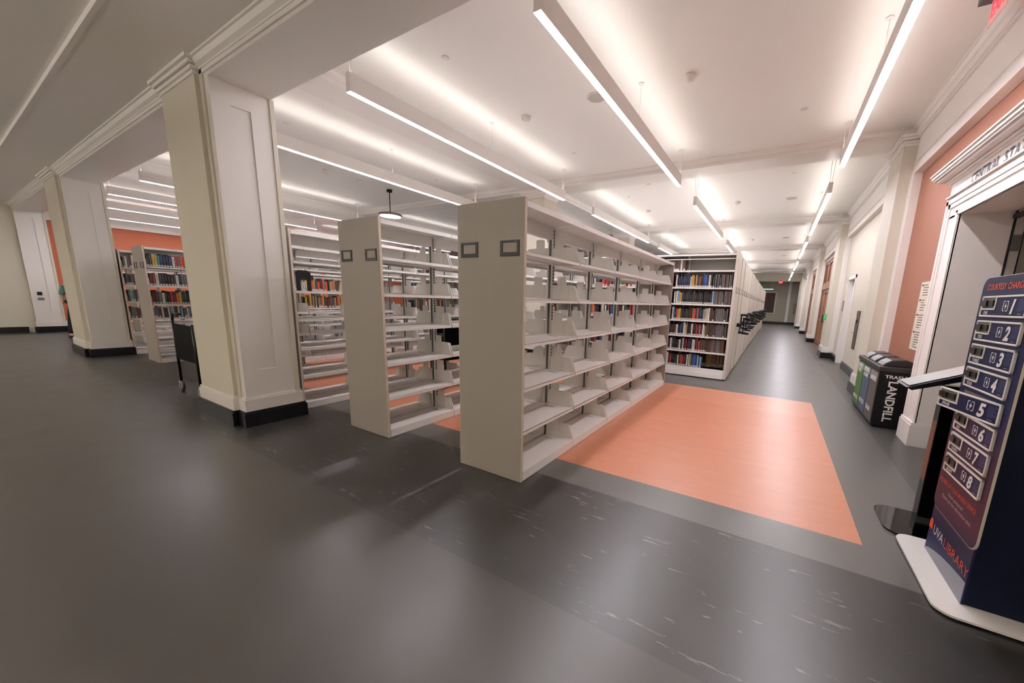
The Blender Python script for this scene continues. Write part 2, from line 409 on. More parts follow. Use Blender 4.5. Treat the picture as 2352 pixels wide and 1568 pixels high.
# ================================================================= DOOR TO THE CENTRAL STAIR
d1 = MB().use(WHITE)
XT = 1.48
def casing(mb):
    # far jamb casing y 5.47..5.84, stepped profile, x 1.48..1.64
    mb.box(XT+.02, XR+.25, 5.47, 5.84, .0, 2.52).box(XT, XT+.03, 5.79, 5.845, .0, 2.72).box(XT+.008, XT+.03, 5.74, 5.79, 0, 2.66)
    mb.box(XT+.01, XT+.03, 5.50, 5.56, 0, 2.55).box(XT+.005, XT+.03, 5.47, 5.50, 0, 2.52)
    mb.box(XT-.02, XR, 5.455, 5.862, 0, .24).box(XT-.012, XR, 5.46, 5.855, .24, .27)
    # head casing
    mb.box(XT+.02, XR+.25, 2.9, 5.84, 2.5, 2.70).box(XT, XT+.03, 2.9, 5.845, 2.655, 2.70).box(XT+.008, XT+.03, 2.9, 5.79, 2.61, 2.655)
    mb.box(XT+.01, XT+.03, 2.9, 5.56, 2.53, 2.57).box(XT+.005, XT+.03, 2.9, 5.50, 2.5, 2.53)
    # near jamb
    mb.box(XT+.02, XR+.25, 2.9, 3.2, 0, 2.52)
    # frieze and cornice
    mb.box(XT+.005, XR, 2.9, 5.80, 2.70, 2.90)
    mb.box(XT-.02, XR, 2.9, 5.83, 2.72, 2.735)
    for d, z0, z1 in ((.015, 2.87, 2.885), (.04, 2.885, 2.905), (.10, 2.91, 2.935), (.125, 2.935, 2.955), (.14, 2.955, 2.985), (.155, 2.985, 3.0)):
        mb.box(XT-d, XR, 2.9, 5.80+d, z0, z1)
    mb.prism([(XT-.03, 2.905), (XT-.11, 2.93), (XR, 2.93), (XR, 2.905)], 1, 2.9, 5.88)
casing(d1)
door1 = struct(d1.build('door_1'))
def serif_word(word, y0, W):
    # serifed capitals: each letter fitted to its slot, with thin bars at foot and head of the stems
    wd = {'C': 1., 'E': .85, 'N': 1.05, 'T': .95, 'R': 1., 'A': 1.05, 'L': .85, 'S': .75, 'I': .3}
    tot = sum(wd[c]+.18 for c in word)-.18; u = W/tot; y = y0; H = .086
    bars = {'E': [(0, 0), (0, 1)], 'N': [(0, 0), (0, 1), (1, 1)], 'T': [(.5, 0)], 'R': [(0, 0), (0, 1), (1, 0)], 'A': [(0, 0), (1, 0)], 'L': [(0, 0), (0, 1)], 'I': [(.5, 0), (.5, 1)], 'C': [], 'S': []}
    for c in word:
        w = wd[c]*u
        fit(c, w if c != 'I' else .35*w, H, LETD, door1, frame_mat((XT+.003, y-(0 if c != 'I' else .32*w), 2.745), (0, -1, 0), (0, 0, 1)), ext=.003, off=.016)
        for bx, bz in bars[c]:
            yc = y - bx*w + (.004 if bx == 1 else -.004 if bx == 0 else 0); zc = 2.745 + bz*H
            MB().box(XT-.001, XT+.004, yc-.012, yc+.012, zc-.004+(.004 if bz == 0 else -.0), zc+(.004 if bz == 0 else 0)).build('lettering', LETD, door1)
        y -= w + .18*u
serif_word('CENTRAL', 5.29, .535); serif_word('STAIR', 4.69, .36)
# serifs for the capitals (thin bars at the foot and head of each stem)
# vestibule behind the opening
v = MB().use(mat('vestibule_paint', '#c9bfae', .6))
v.box(XR+.25, 4.6, 5.62, 5.8, 0, 2.75).box(4.4, 4.6, 1.6, 5.7, 0, 2.75)
v.box(XR+.25, 4.6, 2.4, 2.6, 0, 2.75)
struct(v.build('wall_vestibule'))
struct(MB().box(XR+.25, 4.6, 2.5, 5.7, 2.62, 2.75).build('ceiling_vestibule', CEIL))
# steel door frame strip on the reveal with its hinge plates
fr = MB().use(mat('door_frame_grey', '#c4bfb8', .4)).box(1.90, 1.97, 5.45, 5.62, 0, 2.50).box(1.90, 1.97, 2.9, 5.62, 2.44, 2.52)
fr.use(BLACKM).box(1.893, 1.90, 5.445, 5.50, 0, 2.5).box(1.966, 1.974, 5.443, 5.5, 0, 2.5)
fo = struct(fr.build('door_2'))
for z in (.35, 1.33, 2.12):
    MB().box(1.905, 1.965, 5.435, 5.447, z, z+.15).build('hinge', mat('hinge_grey', '#6d6a62', .5, .4), fo)
MB().box(1.86, 1.90, 4.75, 5.42, 2.42, 2.46).box(1.85, 1.905, 4.7, 4.85, 2.415, 2.465).cyl((1.93, 5.3, 2.43), (3.0, 5.42, 2.37), .008).build('door_closer', BLACKM, fo)
cb = MB().box(2.15, 3.4, 5.45, 5.6, 2.18, 2.31).build('sensor_bar', BLACK)
tag(cb, 'black bar mounted high on the wall inside the stair doorway', 'sensor bar')

# directory sign on the orange wall
dsg = thing('directory_sign', (XR-.005, 6.5, 1.45), 'cream directory sign with dark text on the orange wall beside the stair door', 'sign')
MB().box(-.008, .004, -.3, .235, -.44, .44).build('board', mat('sign_cream', '#e6ddcc', .5), dsg)
r_ = random.Random(3)
ln = MB()
for i in range(26):
    z = .40 - i*.032
    if i in (5, 11, 18): continue
    for y in (.17, ): ln.box(-.0095, -.008, y-.32*r_.uniform(.5, .9), y-.05, z-.006, z+.004)
    if i in (0, 6, 12, 19): ln.box(-.0095, -.008, .14, .2, z-.014, z+.012)
ln.build('lettering', mat('sign_text', '#5c5048', .6), dsg)

# ---- wooden doors
def wood_doors(name, y0, y1, z1=3.5):
    o = MB(); ym = (y0+y1)/2
    o.box(XR+.04, XR+.10, y0, y1, 0, z1)
    # frame
    o.box(XR-.04, XR+.08, y0, y0+.14, 0, z1).box(XR-.04, XR+.08, y1-.14, y1, 0, z1).box(XR-.04, XR+.08, y0, y1, z1-.12, z1).box(XR-.05, XR+.08, y0, y1, 2.28, 2.50)
    d = struct(o.build(name, WOOD))
    n = 4; wd = (y1-y0-.28)/n
    for i in range(n):
        a = y0+.14+i*wd; l = MB()
        st = .09
        l.box(XR-.01, XR+.06, a, a+st, .01, 2.28).box(XR-.01, XR+.06, a+wd-st, a+wd-.01, .01, 2.28)
        for z0, z_ in ((.01, .28), (1.0, 1.12), (2.12, 2.28)): l.box(XR-.01, XR+.06, a, a+wd-.01, z0, z_)
        l.box(XR+.02, XR+.05, a, a+wd-.01, .01, 2.28)
        lf = l.build('leaf', WOOD, d)
        if i in (1, 2):
            hy = a+wd-.06 if i == 1 else a+.06
            MB().tube([(XR-.02, hy, 1.0), (XR-.07, hy, 1.02), (XR-.07, hy, 1.25), (XR-.02, hy, 1.27)], .011).build('pull_handle', BLACKM, lf)
            MB().box(XR-.016, XR-.01, a+.04, a+wd-.04, .04, .22).build('kick_plate', mat('bronze_plate', '#8a6a56', .3, .6), lf)
        t = MB()
        t.box(XR-.01, XR+.05, a, a+.06, 2.5, z1-.12).box(XR-.01, XR+.05, a+wd-.07, a+wd-.01, 2.5, z1-.12).box(XR-.01, XR+.05, a, a+wd-.01, 2.5, 2.58).box(XR-.01, XR+.05, a, a+wd-.01, z1-.2, z1-.12)
        tt = t.build('transom', WOOD, d)
        if i < 2:
            MB().box(XR+.02, XR+.03, a+.06, a+wd-.07, 2.58, z1-.2).build('pane', mat('transom_glass', '#8a8f8c', .03, .7), tt)
    return d
wood_doors('door_3', 15.2, 19.7)
wood_doors('door_4', 21.3, 25.9)
dr = MB().use(mat('lift_door', '#cfcac6', .3, .4)).box(XR+.12, XR+.16, 11.9, 12.95, 0, 2.33)
dr.use(WHITE).box(XR-.02, XR+.16, 11.84, 11.93, 0, 2.38).box(XR-.02, XR+.16, 12.93, 13.0, 0, 2.38).box(XR-.02, XR+.16, 11.84, 13.0, 2.30, 2.38)
dl = struct(dr.build('door_5'))
lp = thing('call_panel', (XR-.004, 10.75, 1.05), 'tall brushed steel lift call panel on the cream wall past the bins', 'panel')
MB().box(-.012, 0, -.17, .17, -.44, .44).build('plate', mat('brushed_steel', '#6f665f', .35, .8, noise=.15, scale=30), lp, .003)
MB().lathe((-.013, 0, .2), [(.05, 0), (.05, -.012), (.03, -.016)], 16, 0).build('button', BLACKM, lp)
MB().cyl((-.02, .05, -.06), (-.05, .05, -.06), .012).cyl((-.05, .12, -.06), (-.05, -.06, -.06), .009).build('lever', CHROME, lp)
tag(MB().box(XR-.014, XR-.001, 13.2, 13.45, 1.45, 1.75).build('wall_sign', mat('grey_sign', '#8e8a84', .5), None), 'small narrow grey room sign on the cream wall beyond the lift recess', 'sign')
gb = thing('door_release_box', (XP-.02, 14.35, 1.25), 'green push box glowing on the cream pilaster before the wooden doors', 'call box')
MB().box(-.03, .02, -.06, .06, -.09, .09).build('housing', mat('green_box', '#0f8a4c', .4, emit=.4, ecol='#20d070'), gb, .01)
MB().box(-.036, -.03, -.03, .03, -.02, .05).build('button', LETW, gb)

# far lobby bits
es = thing('exit_sign', (.05, 36.275, 3.56), 'small red exit sign hanging at the far end of the corridor', 'exit sign')
MB().box(-.13, .13, -.02, .024, -.1, .1).build('panel', mat('exit_red', '#d0303c', .4, emit=1.2, ecol='#ff3048'), es)
MB().box(-.03, .03, -.005, .024, .1, .16).build('mount', BLACKM, es)
text('EXIT', .11, mat('exit_white', '#ffb0b0', .5, emit=1.), es, frame_mat((0, -.022, -.04), (1, 0, 0), (0, 0, 1)), align='CENTER')
pl_ = thing('linear_pendant', (-.78, 37.4, 3.0), 'pale teal linear pendant lamp in the lobby at the corridor end', 'pendant lamp')
MB().box(-.35, .35, -.03, .03, 0, .05).build('lamp_tube', mat('teal_lamp', '#a8d8cc', .4, emit=1.2, ecol='#b8f0e0'), pl_)
MB().cyl((0, 0, .05), (0, 0, .9), .006).build('rod', BLACKM, pl_)
tag(MB().box(1.27, 1.66, 38.72, 38.795, .95, 1.9).build('electrical_panel', mat('panel_grey', '#8f8b7e', .5), None, .005), 'grey metal electrical panel on the far lobby wall', 'electrical panel')

# red exit sign near the ceiling, upper right corner
xs = thing('exit_sign', (1.235, 4.955, 4.27), 'red lettered clear exit sign under the ceiling above the stair door', 'exit sign')
MB().box(0.0, .13, -.19, .19, -.06, .01).build('canopy', GREYP, xs)
pn_ = MB().box(.085, .095, -.165, .165, -.27, -.06).build('acrylic_panel', mat('pink_acrylic', '#e8b4ac', .2, emit=.15), xs)
text('EXIT', .18, mat('exit_letters', '#e03040', .4, emit=1.2, ecol='#ff2840'), xs, frame_mat((.084, .15, -.21), (0, -1, 0), (0, 0, 1)), off=.004, sx=.75)

# ================================================================= LINEAR LAMPS
def strip(x, y0, y1, label, zc0=ZC, zc1=ZC):
    ym = (y0+y1)/2; L = y1-y0
    t = thing('linear_pendant', (x, ym, 3.66), label, 'pendant lamp', 'long white linear lamps hung in rows')
    MB().box(-.035, .035, -L/2, L/2, .004, .15).box(-.035, -.0335, -L/2, L/2, .15, .197).box(.0335, .035, -L/2, L/2, .15, .197).box(-.035, .035, -L/2, -L/2+.002, .15, .2).box(-.035, .035, L/2-.002, L/2, .15, .2).build('housing', LAMPW, t)
    MB().box(-.0325, .0325, -L/2+.002, L/2-.002, 0, .004).build('diffuser', DIFF, t)
    MB().prism([(-.032, .168), (.032, .168), (0, .198)], 1, -L/2+.01, L/2-.01).build('upper_diffuser', UPD, t)
    for yy, n in ((-L/2+.04, 2), (0, 1), (L/2-.04, 2)):
        zc = (zc0 if yy < 0 else zc1) - 3.66
        if yy == 0: zc = ZC-3.66
        wq = MB(); 
        if n == 2: wq.cyl((-.02, yy, .2), (-.03, yy, zc), .004, 6).cyl((.012, yy, .2), (.03, yy, zc), .004, 6)
        else: wq.cyl((0, yy, .2), (0, yy, zc), .0025, 6)
        wo_ = wq.build('wire', WIRE, t)
        MB().cyl((0, yy, zc), (0, yy, zc-.012), .05 if n == 2 else .035, 14).build('canopy', WIRE, wo_)
BAY = ['nearest bay', 'second bay', 'third bay', 'fourth bay', 'fifth bay', 'farthest bay']
XL = [(.61, 'along the right wall'), (-1.85, 'above the nearest empty shelving'), (-4.34, 'over the gap right of the first column'), (-6.9, 'left of the nearest broad ceiling beam'),
      (-11.92, 'left of the round pendant'), (-14.5, 'second left of the round pendant'), (-17.1, 'third left of the round pendant'), (-19.8, 'closest to the far orange wall')]
for x, wh in XL:
    for k in range(6):
        if x < -5 and k > 1: continue
        if x in (-4.34,) and k > 3: continue
        y0 = 2.68 if k == 0 else YB[k-1]+.63; y1 = 7.47 if k == 0 else (YB[k]-.75 if k < 5 else 35.6)
        strip(x, y0, y1, 'long white lamp %s, %s' % (wh, BAY[k]))
# round pendant
rp = thing('round_pendant', (-9.5, 6.86, ZC), 'round black and white disc pendant lamp on a thin black rod', 'pendant lamp')
MB().cyl((0, 0, 0), (0, 0, -.06), .07, 20).build('canopy', BLACKM, rp)
MB().cyl((0, 0, -.06), (0, 0, -.6), .012, 8).build('rod', BLACKM, rp)
MB().lathe((0, 0, -.68), [(.29, 0), (.30, .02), (.29, .055), (.05, .08)], 36).build('lamp_shade', mat('shade_grey', '#6e5f58', .4), rp)
MB().cyl((0, 0, -.682), (0, 0, -.690), .27, 36).build('diffuser', mat('disc_diffuser', '#ffffff', .5, emit=4.), rp)

# ceiling devices
def dev(kind, x, y, label, group=None):
    if kind == 'smoke':
        o = MB().lathe((0, 0, 0), [(.075, 0), (.075, -.02), (.06, -.025), (.062, -.045), (.03, -.06)], 20); nm, ct = 'smoke_detector', 'smoke detector'; m = WIRE
    elif kind == 'sensor':
        o = MB().lathe((0, 0, 0), [(.06, 0), (.07, -.03), (.05, -.06), (.025, -.075)], 18); nm, ct = 'motion_sensor', 'sensor'; m = WIRE
    elif kind == 'cap':
        o = MB().lathe((0, 0, 0), [(.045, 0), (.045, -.008), (.03, -.012)], 18); nm, ct = 'sprinkler_cap', 'sprinkler cap'; m = WIRE
    else:
        o = MB().use(WIRE).lathe((0, 0, 0), [(.135, 0), (.135, -.008), (.12, -.012)], 28); o.use(mat('speaker_grille', '#b5b0a8', .7)).cyl((0, 0, -.0125), (0, 0, -.014), .115, 28); nm, ct = 'ceiling_speaker', 'ceiling speaker'; m = None
    ob = o.build(nm, m); ob.location = (x, y, ZC); tag(ob, label, ct, group)
dev('sensor', -1.262, 5.165, 'white dome sensor on the ceiling between the two nearest lamps')
dev('smoke', -3.72, 5.142, 'white smoke detector left of the round ceiling speaker')
dev('speaker', -2.505, 5.115, 'round ceiling speaker partly behind the second lamp from the right')
dev('cap', -3.749, 3.537, 'small round white cap on the ceiling nearest the colonnade beam')
dev('cap', .007, 6.695, 'small round white cap on the ceiling near the right wall lamp')
dev('cap', -3.725, 6.735, 'small round white cap on the ceiling before the first cross beam')
dev('cap', -7.549, 3.541, 'small round white cap on the ceiling right beside the first column')
dev('cap', -7.537, 6.761, 'small round white cap on the ceiling right of the round pendant rod')
dev('smoke', -9.49, 5.216, 'white smoke detector on the ceiling closest before the round pendant')
dev('sensor', -9.5, 6.012, 'white sensor on the ceiling beside the round pendant canopy')
dev('cap', -11.4, 6.81, 'small round white cap on the ceiling beyond the round pendant')
dev('speaker', -.004, 11.69, 'round ceiling speaker with a dark rim in the second bay of the corridor')
dev('speaker', -.014, 17.93, 'round ceiling speaker in the third bay of the corridor')
dev('speaker', -.01, 24.1, 'round ceiling speaker in the fourth bay of the corridor')
dev('sensor', -1.246, 11.55, 'white dome sensor on the second bay ceiling')
dev('sensor', -1.22, 17.99, 'white dome sensor on the third bay ceiling')
dev('cap', -.02, 9.6, 'small round white cap on the ceiling just past the first cross beam')
dev('cap', -.13, 19.95, 'small round white cap on the third bay ceiling before the beam')
dev('smoke', -3.733, 11.62, 'white smoke detector on the second bay ceiling over the mobile shelving')
dev('cap', -2.984, 9.143, 'small round white cap just behind the first cross beam, left')
dev('cap', -3.776, 9.99, 'small round white cap left in the second bay')

# ================================================================= EMPTY CANTILEVER SHELVING
BAYW = .895; NB = 5; LVL = [.085, .426, .785, 1.146, 1.495, 1.85]; SH = 2.22; DEP = .335
def shelf_protos():
    P = {}
    P['end'] = MB().use(PANEL).box(-DEP, DEP, 0, .024, .004, SH).use(EDGE).box(DEP, DEP+.003, 0, .024, .004, SH).box(-DEP-.003, -DEP, 0, .024, .004, SH).mesh('end_panel')
    def shelf(sg, front=.325):
        m = MB().use(STEEL)
        m.box(sg*.025, sg*front, .008, BAYW-.008, -.006, 0).box(sg*(front-.006), sg*front, .008, BAYW-.008, -.028, 0).box(sg*(front-.03), sg*(front-.006), .008, BAYW-.008, -.028, -.024)
        m.box(sg*.025, sg*.03, .008, BAYW-.008, -.02, .012)
        return m.mesh('shelf')
    P['shelfR'] = shelf(1); P['shelfL'] = shelf(-1)
    def bracket(sg):
        m = MB().use(STEEL); f = .322
        poly = [(sg*.03, -.025), (sg*f, -.025), (sg*(f), -.005), (sg*(f-.055), .135), (sg*(f-.065), .145), (sg*.03, .145)]
        m.prism(poly, 1, 0, .003)
        m.prism([(sg*f, -.025), (sg*(f+.004), -.02), (sg*(f-.05), .14), (sg*(f-.055), .135), (sg*(f), -.005)], 1, -.003, .005)
        return m.mesh('shelf_bracket')
    P['brR'] = bracket(1); P['brL'] = bracket(-1)
    def base(sg):
        return MB().use(STEEL).box(sg*.02, sg*.335, .004, BAYW-.004, .004, .085).mesh('base_shelf')
    P['baseR'] = base(1); P['baseL'] = base(-1)
    P['up'] = MB().use(STEEL).box(-.028, .028, -.022, .022, .02, SH-.03).mesh('upright')
    P['dark'] = MB().use(DARKSTEEL).box(-.012, .012, -.026, -.021, .05, SH-.1).box(-.012, .012, .021, .026, .05, SH-.1).mesh('channel_insert')
    P['slot'] = MB().use(SLOT).box(.028, .031, -.012, .012, .05, SH-.05).box(-.031, -.028, -.012, .012, .05, SH-.05).mesh('slotted_strip')
    c = MB().use(STEEL).box(-.33, .33, .004, BAYW-.004, SH-.03, SH-.022)
    c.box(.325, .333, .004, BAYW-.004, SH-.06, SH-.02).box(-.333, -.325, .004, BAYW-.004, SH-.06, SH-.02)
    P['top'] = c.mesh('canopy_top')
    a = MB().use(STEEL).prism([(.03, SH-.03), (.26, SH-.03), (.26, SH-.045), (.10, SH-.06), (.05, SH-.17), (.03, SH-.17)], 1, .0, .004)
    a.prism([(-.03, SH-.03), (-.26, SH-.03), (-.26, SH-.045), (-.10, SH-.06), (-.05, SH-.17), (-.03, SH-.17)], 1, .0, .004)
    P['arm'] = a.mesh('canopy_arm')
    P['lhf'] = MB().use(BLACK).box(-.09, .09, -.006, 0, .0, .028).box(-.09, .09, -.006, 0, .098, .115).box(-.09, -.068, -.006, 0, 0, .115).box(.068, .09, -.006, 0, 0, .115).mesh('label_holder')
    P['rail'] = MB().use(STEEL).box(-.02, .02, .02, BAYW-.02, SH-.14, SH-.03).box(-.024, .024, .02, BAYW-.02, SH-.15, SH-.14).mesh('top_rail')
    return P
P = shelf_protos()
def part(name, me, parent, loc=(0, 0, 0), rz=0):
    o = bpy.data.objects.new(name, me); C.objects.link(o); o.parent = parent; o.location = loc; o.rotation_euler[2] = rz; return o
be_me = MB().use(STEEL).prism([(-.075, 0), (.075, 0), (.075, .135), (.05, .135), (.05, .215), (.042, .225), (-.042, .225), (-.05, .215), (-.05, .135), (-.075, .135)], 1, 0, .0025)
be_me.box(-.055, .055, -.10, 0, 0, .0015).use(GREYP).box(-.05, .05, -.103, -.10, 0, .002); BE = be_me.mesh('bookend')
def shelving(xc, y0, label, rowname, nb=NB, ends=True, bookends=True, levels=LVL):
    t = thing('library_shelving', (xc, y0, 0), label, 'shelving', 'double sided grey steel shelving rows')
    L = nb*BAYW + .03
    e0 = part('end_panel', P['end'], t, (0, 0, 0)); e1 = part('end_panel', P['end'], t, (0, L, 0))
    for x in (-.208, .20): part('label_holder', P['lhf'], e0, (x, 0, 1.81))
    for b in range(nb):
        yb = .027 + b*BAYW
        part('base_shelf', P['baseR'], t, (0, yb, 0)); part('base_shelf', P['baseL'], t, (0, yb, 0))
        part('canopy_top', P['top'], t, (0, yb, 0)); part('top_rail', P['rail'], t, (0, yb, 0))
        for i, z in enumerate(levels):
            for s in 'RL':
                if i: sh = part('shelf', P['shelf'+s], t, (0, yb, z))
                else: sh = None
                for yy in (.012, BAYW-.014):
                    if sh: part('shelf_bracket', P['br'+s], sh, (0, yy, 0))
                    else: part('shelf_bracket', P['br'+s], t, (0, yb+yy, z))
    for b in range(nb+1):
        u = part('upright', P['up'], t, (0, .027 + b*BAYW + (.03 if b == 0 else (-.03 if b == nb else 0)), 0))
        part('channel_insert', P['dark'], u); part('slotted_strip', P['slot'], u); part('canopy_arm', P['arm'], u)
    if bookends:
        rb = random.Random(int(abs(xc)*100))
        for b in range(nb):
            for i, z in enumerate(levels):
                for s, sd in ((1, 'right'), (-1, 'left')):
                    if xc < -4.5 and (s < 0 or b > 1): continue
                    if s < 0 and b > 3: continue
                    o = bpy.data.objects.new('bookend', BE); C.objects.link(o)
                    o.location = (xc + s*(.125+rb.uniform(-.03, .02)), y0 + .027 + (b+1)*BAYW - .020, z+.0005)
                    fl_ = ['base shelf', 'second shelf up', 'third shelf up', 'fourth shelf up', 'fifth shelf up', 'top shelf'][i]
                    tag(o, 'grey bookend on %s, %s bay, %s side of %s' % (fl_, ORD[b], sd, rowname), 'bookend', 'grey bookends on empty shelves')
    return t
RX = [-1.985-1.71*i for i in range(7)]
shelving(RX[0], 2.29, 'tall empty grey steel bookshelf row nearest the orange floor, beige end panel', 'the nearest row')
shelving(RX[1], 2.29, 'empty grey steel bookshelf row just left of the nearest one', 'the middle row')
shelving(RX[2], 2.29, 'empty grey bookshelf row partly hidden behind the nearest column', 'the row behind the column')
shelving(RX[3], 2.35, 'grey bookshelf row seen only through the gaps of the one behind the column', '', bookends=False)
shelving(RX[4], 2.55, 'grey bookshelf row in the middle of the room behind the nearest column', '', bookends=False)
shelving(RX[5]-.1, 2.2, 'grey bookshelf row with books on its upper shelves, seen left of the nearest column', '', bookends=False)
shelving(RX[6]-.05, 2.2, 'grey bookshelf row beside the second column, partly filled with books', '', bookends=False)
shelving(RX[6]-2.3, 2.8, 'pale bookshelf row directly behind the partly filled one at the far left', '', bookends=False)
shelving(RX[6]-4.6, 2.9, 'pale bookshelf row closest to the far orange wall', '', bookends=False)

# ================================================================= BOOKS
bookcols = {'black': '#1c1c1f', 'navy': '#1c2440', 'dark blue': '#22305a', 'grey': '#6a6765', 'brown': '#5a3f30', 'orange': '#c9552b', 'yellow': '#c9a44a', 'red': '#a62830', 'blue': '#2c5aa0',
            'white': '#d8d4cc', 'teal': '#1f7f95', 'maroon': '#541e26', 'tan': '#a58a64', 'dark grey': '#383736', 'light blue': '#7fa3bd', 'green': '#2f4a3a', 'pink': '#b8606a'}
LABM = mat('spine_label', '#dedad2', .6)
bm_ = {}
def book_mesh(col, wd, dp, ht, label, facing):
    key = (col, round(wd, 3), round(ht, 2), label, facing)
    if key in bm_: return bm_[key]
    cm = mat('book_'+col.replace(' ', '_'), bookcols[col], .5, noise=.12, scale=30)
    pg = mat('book_pages', '#cfc6b4', .8)
    m = MB().use(cm)
    # spine looks to -Y (facing 'y') ; width along X
    m.box(0, .002, 0, dp, 0, ht).box(wd-.002, wd, 0, dp, 0, ht).box(0, wd, 0, .003, 0, ht)
    m.use(pg).box(.002, wd-.002, .003, dp-.004, .004, ht-.005)
    if label: m.use(LABM).box(wd*.12, wd*.88, -.0006, 0, .006, .036)
    if col not in ('brown', 'grey', 'tan') and wd > .02: m.use(mat('spine_title', '#8f887c', .6) if col not in ('white', 'yellow') else LETD).box(wd*.45, wd*.55, -.0005, 0, ht*.4, ht*.82)
    if facing == 'x':
        m.v = [(-y, x, z) for x, y, z in m.v]       # spine looks to +X, width along Y
    bm_[key] = m.mesh('book'); return bm_[key]
def put_book(x, y, z, col, wd, ht, dp, lab, facing, label, group):
    o = bpy.data.objects.new('book', book_mesh(col, wd, dp, ht, lab, facing)); C.objects.link(o); o.location = (x, y, z)
    tag(o, label, 'book', group); return o

# mobile shelving, first (open) range: faces the orange floor
MY = 7.95; MX1 = -.775; MB_L = [.21, .546, .862, 1.177, 1.51, 1.84, 2.174]; MH = 2.50; MBW = .93; MNB = 4
mr_ = thing('mobile_shelving', (MX1, MY, 0), 'open mobile shelving range full of books facing the orange floor', 'shelving', 'mobile shelving ranges')
e = MB().use(MPANEL).box(0, .05, -.02, .70, .03, 2.53).build('end_panel', None, mr_, .006)
MB().use(MPANEL).box(.05, .052, .0, .68, .06, 2.5).build('panel_insert', None, e)
for y in (.12, .5):
    MB().use(BLACK).box(.052, .056, y, y+.12, 1.74, 1.86).use(LABM).box(.056, .057, y+.02, y+.1, 1.765, 1.845).build('label_holder', None, e)
MB().use(STEEL).box(-MNB*MBW, 0, -.01, .68, .02, .12).box(-MNB*MBW, 0, 0, .68, .12, .21).build('base_carriage', None, mr_, .004)
MB().use(STEEL).box(-MNB*MBW, 0, .0, .68, 2.49, 2.5).box(-MNB*MBW, 0, .0, .006, 2.455, 2.5).build('canopy_top', None, mr_)
MB().use(mat('range_back', '#8d8c84', .6)).box(-MNB*MBW, 0, .345, .352, 2.18, 2.48).build('back_panel', None, mr_)
MB().use(STEEL).box(-MNB*MBW, 0, .02, .028, 2.385, 2.40).build('top_rail', None, mr_)
for b in range(MNB):
    x1 = -b*MBW; x0 = x1-MBW
    for z in MB_L:
        MB().use(STEEL).box(x0+.004, x1-.004, .012, .30, z-.006, z).box(x0+.004, x1-.004, .008, .014, z-.03, z).build('shelf', None, mr_)
        if z > .3: MB().use(STEEL).box(x0+.004, x1-.004, .38, .66, z-.006, z).box(x0+.004, x1-.004, .655, .661, z-.03, z).build('shelf', None, mr_)
    u = MB().use(STEEL).box(x0-.02, x0+.02, .31, .36, .2, 2.49).build('upright', None, mr_)
    MB().use(SLOT).box(x0-.012, x0+.012, .306, .31, .25, 2.45).build('slotted_strip', None, u)
MB().use(STEEL).box(-MNB*MBW-.05, -MNB*MBW, -.02, .70, .03, 2.53).build('end_panel', None, mr_)

ROWS = [ # per shelf (bottom up): (start x from left, colours left..right, from left), None = gap
    ['white', 'navy', 'red', 'black', 'black', 'black', 'maroon', 'white', 'dark grey', 'orange', 'red', 'maroon', 'black', 'white', 'white', 'tan', 'navy', 'blue', 'blue', 'dark blue', 'light blue', 'light blue'],
    ['dark grey', 'white', 'dark grey', 'black', 'black', 'black', 'black', 'white', 'dark grey', 'white', 'navy', 'red', 'maroon', 'dark blue', 'black', 'white', 'white', 'black', 'red', 'pink', 'brown', 'brown', 'brown', 'dark grey', 'brown', 'brown', 'brown', 'grey', 'grey', 'brown', 'grey', 'grey', 'brown', 'brown', 'brown'],
    ['black', 'maroon', 'black', 'brown', 'white', 'black', 'black', 'blue', 'black', 'white', 'white', 'tan', 'black', 'black', 'white', 'black', 'black', 'red', 'maroon', 'pink', 'black', 'white', 'tan', 'grey', 'dark grey', 'brown', 'brown', 'dark grey', 'grey', 'grey', 'grey', 'grey', 'grey', 'dark grey', 'grey'],
    ['white', 'teal', 'black', 'red', 'yellow', 'yellow', 'dark grey', 'black', 'black', 'dark grey', 'dark grey', 'black', 'brown', 'black', 'orange', 'orange', 'black', 'pink', 'dark grey', 'navy', 'black', 'light blue', 'yellow', 'white', 'white', 'brown', 'brown', 'dark grey', 'brown', 'grey', 'grey', 'grey', 'grey', 'dark grey', 'grey'],
    ['white', 'white', 'light blue', 'yellow', 'yellow', 'dark blue', 'black', 'black', 'dark grey', 'black', 'navy', 'black', 'brown', 'black', 'black', 'black', 'dark grey', 'black', 'black', 'black', 'black', 'black', 'black', 'light blue', 'grey', 'grey', 'brown', 'grey', 'grey', 'dark grey', 'grey', 'grey', 'brown', 'grey', 'grey', 'grey'],
    ['white', 'black', 'navy', 'navy', 'navy', 'dark blue', 'navy', 'navy', 'dark blue', 'white', 'yellow', 'yellow', 'brown', 'tan', 'black', 'orange', 'black', 'navy', 'blue', 'blue', 'black', 'white', 'black', 'dark grey', 'grey', 'grey', 'dark grey', 'grey', 'grey', 'brown', 'grey', 'grey', 'dark grey', 'grey', 'grey', 'brown'],
]
SN = ['bottom', 'second shelf', 'third shelf', 'fourth shelf', 'fifth shelf', 'sixth shelf']
rb = random.Random(11)
nbooks = 0; seen = {}
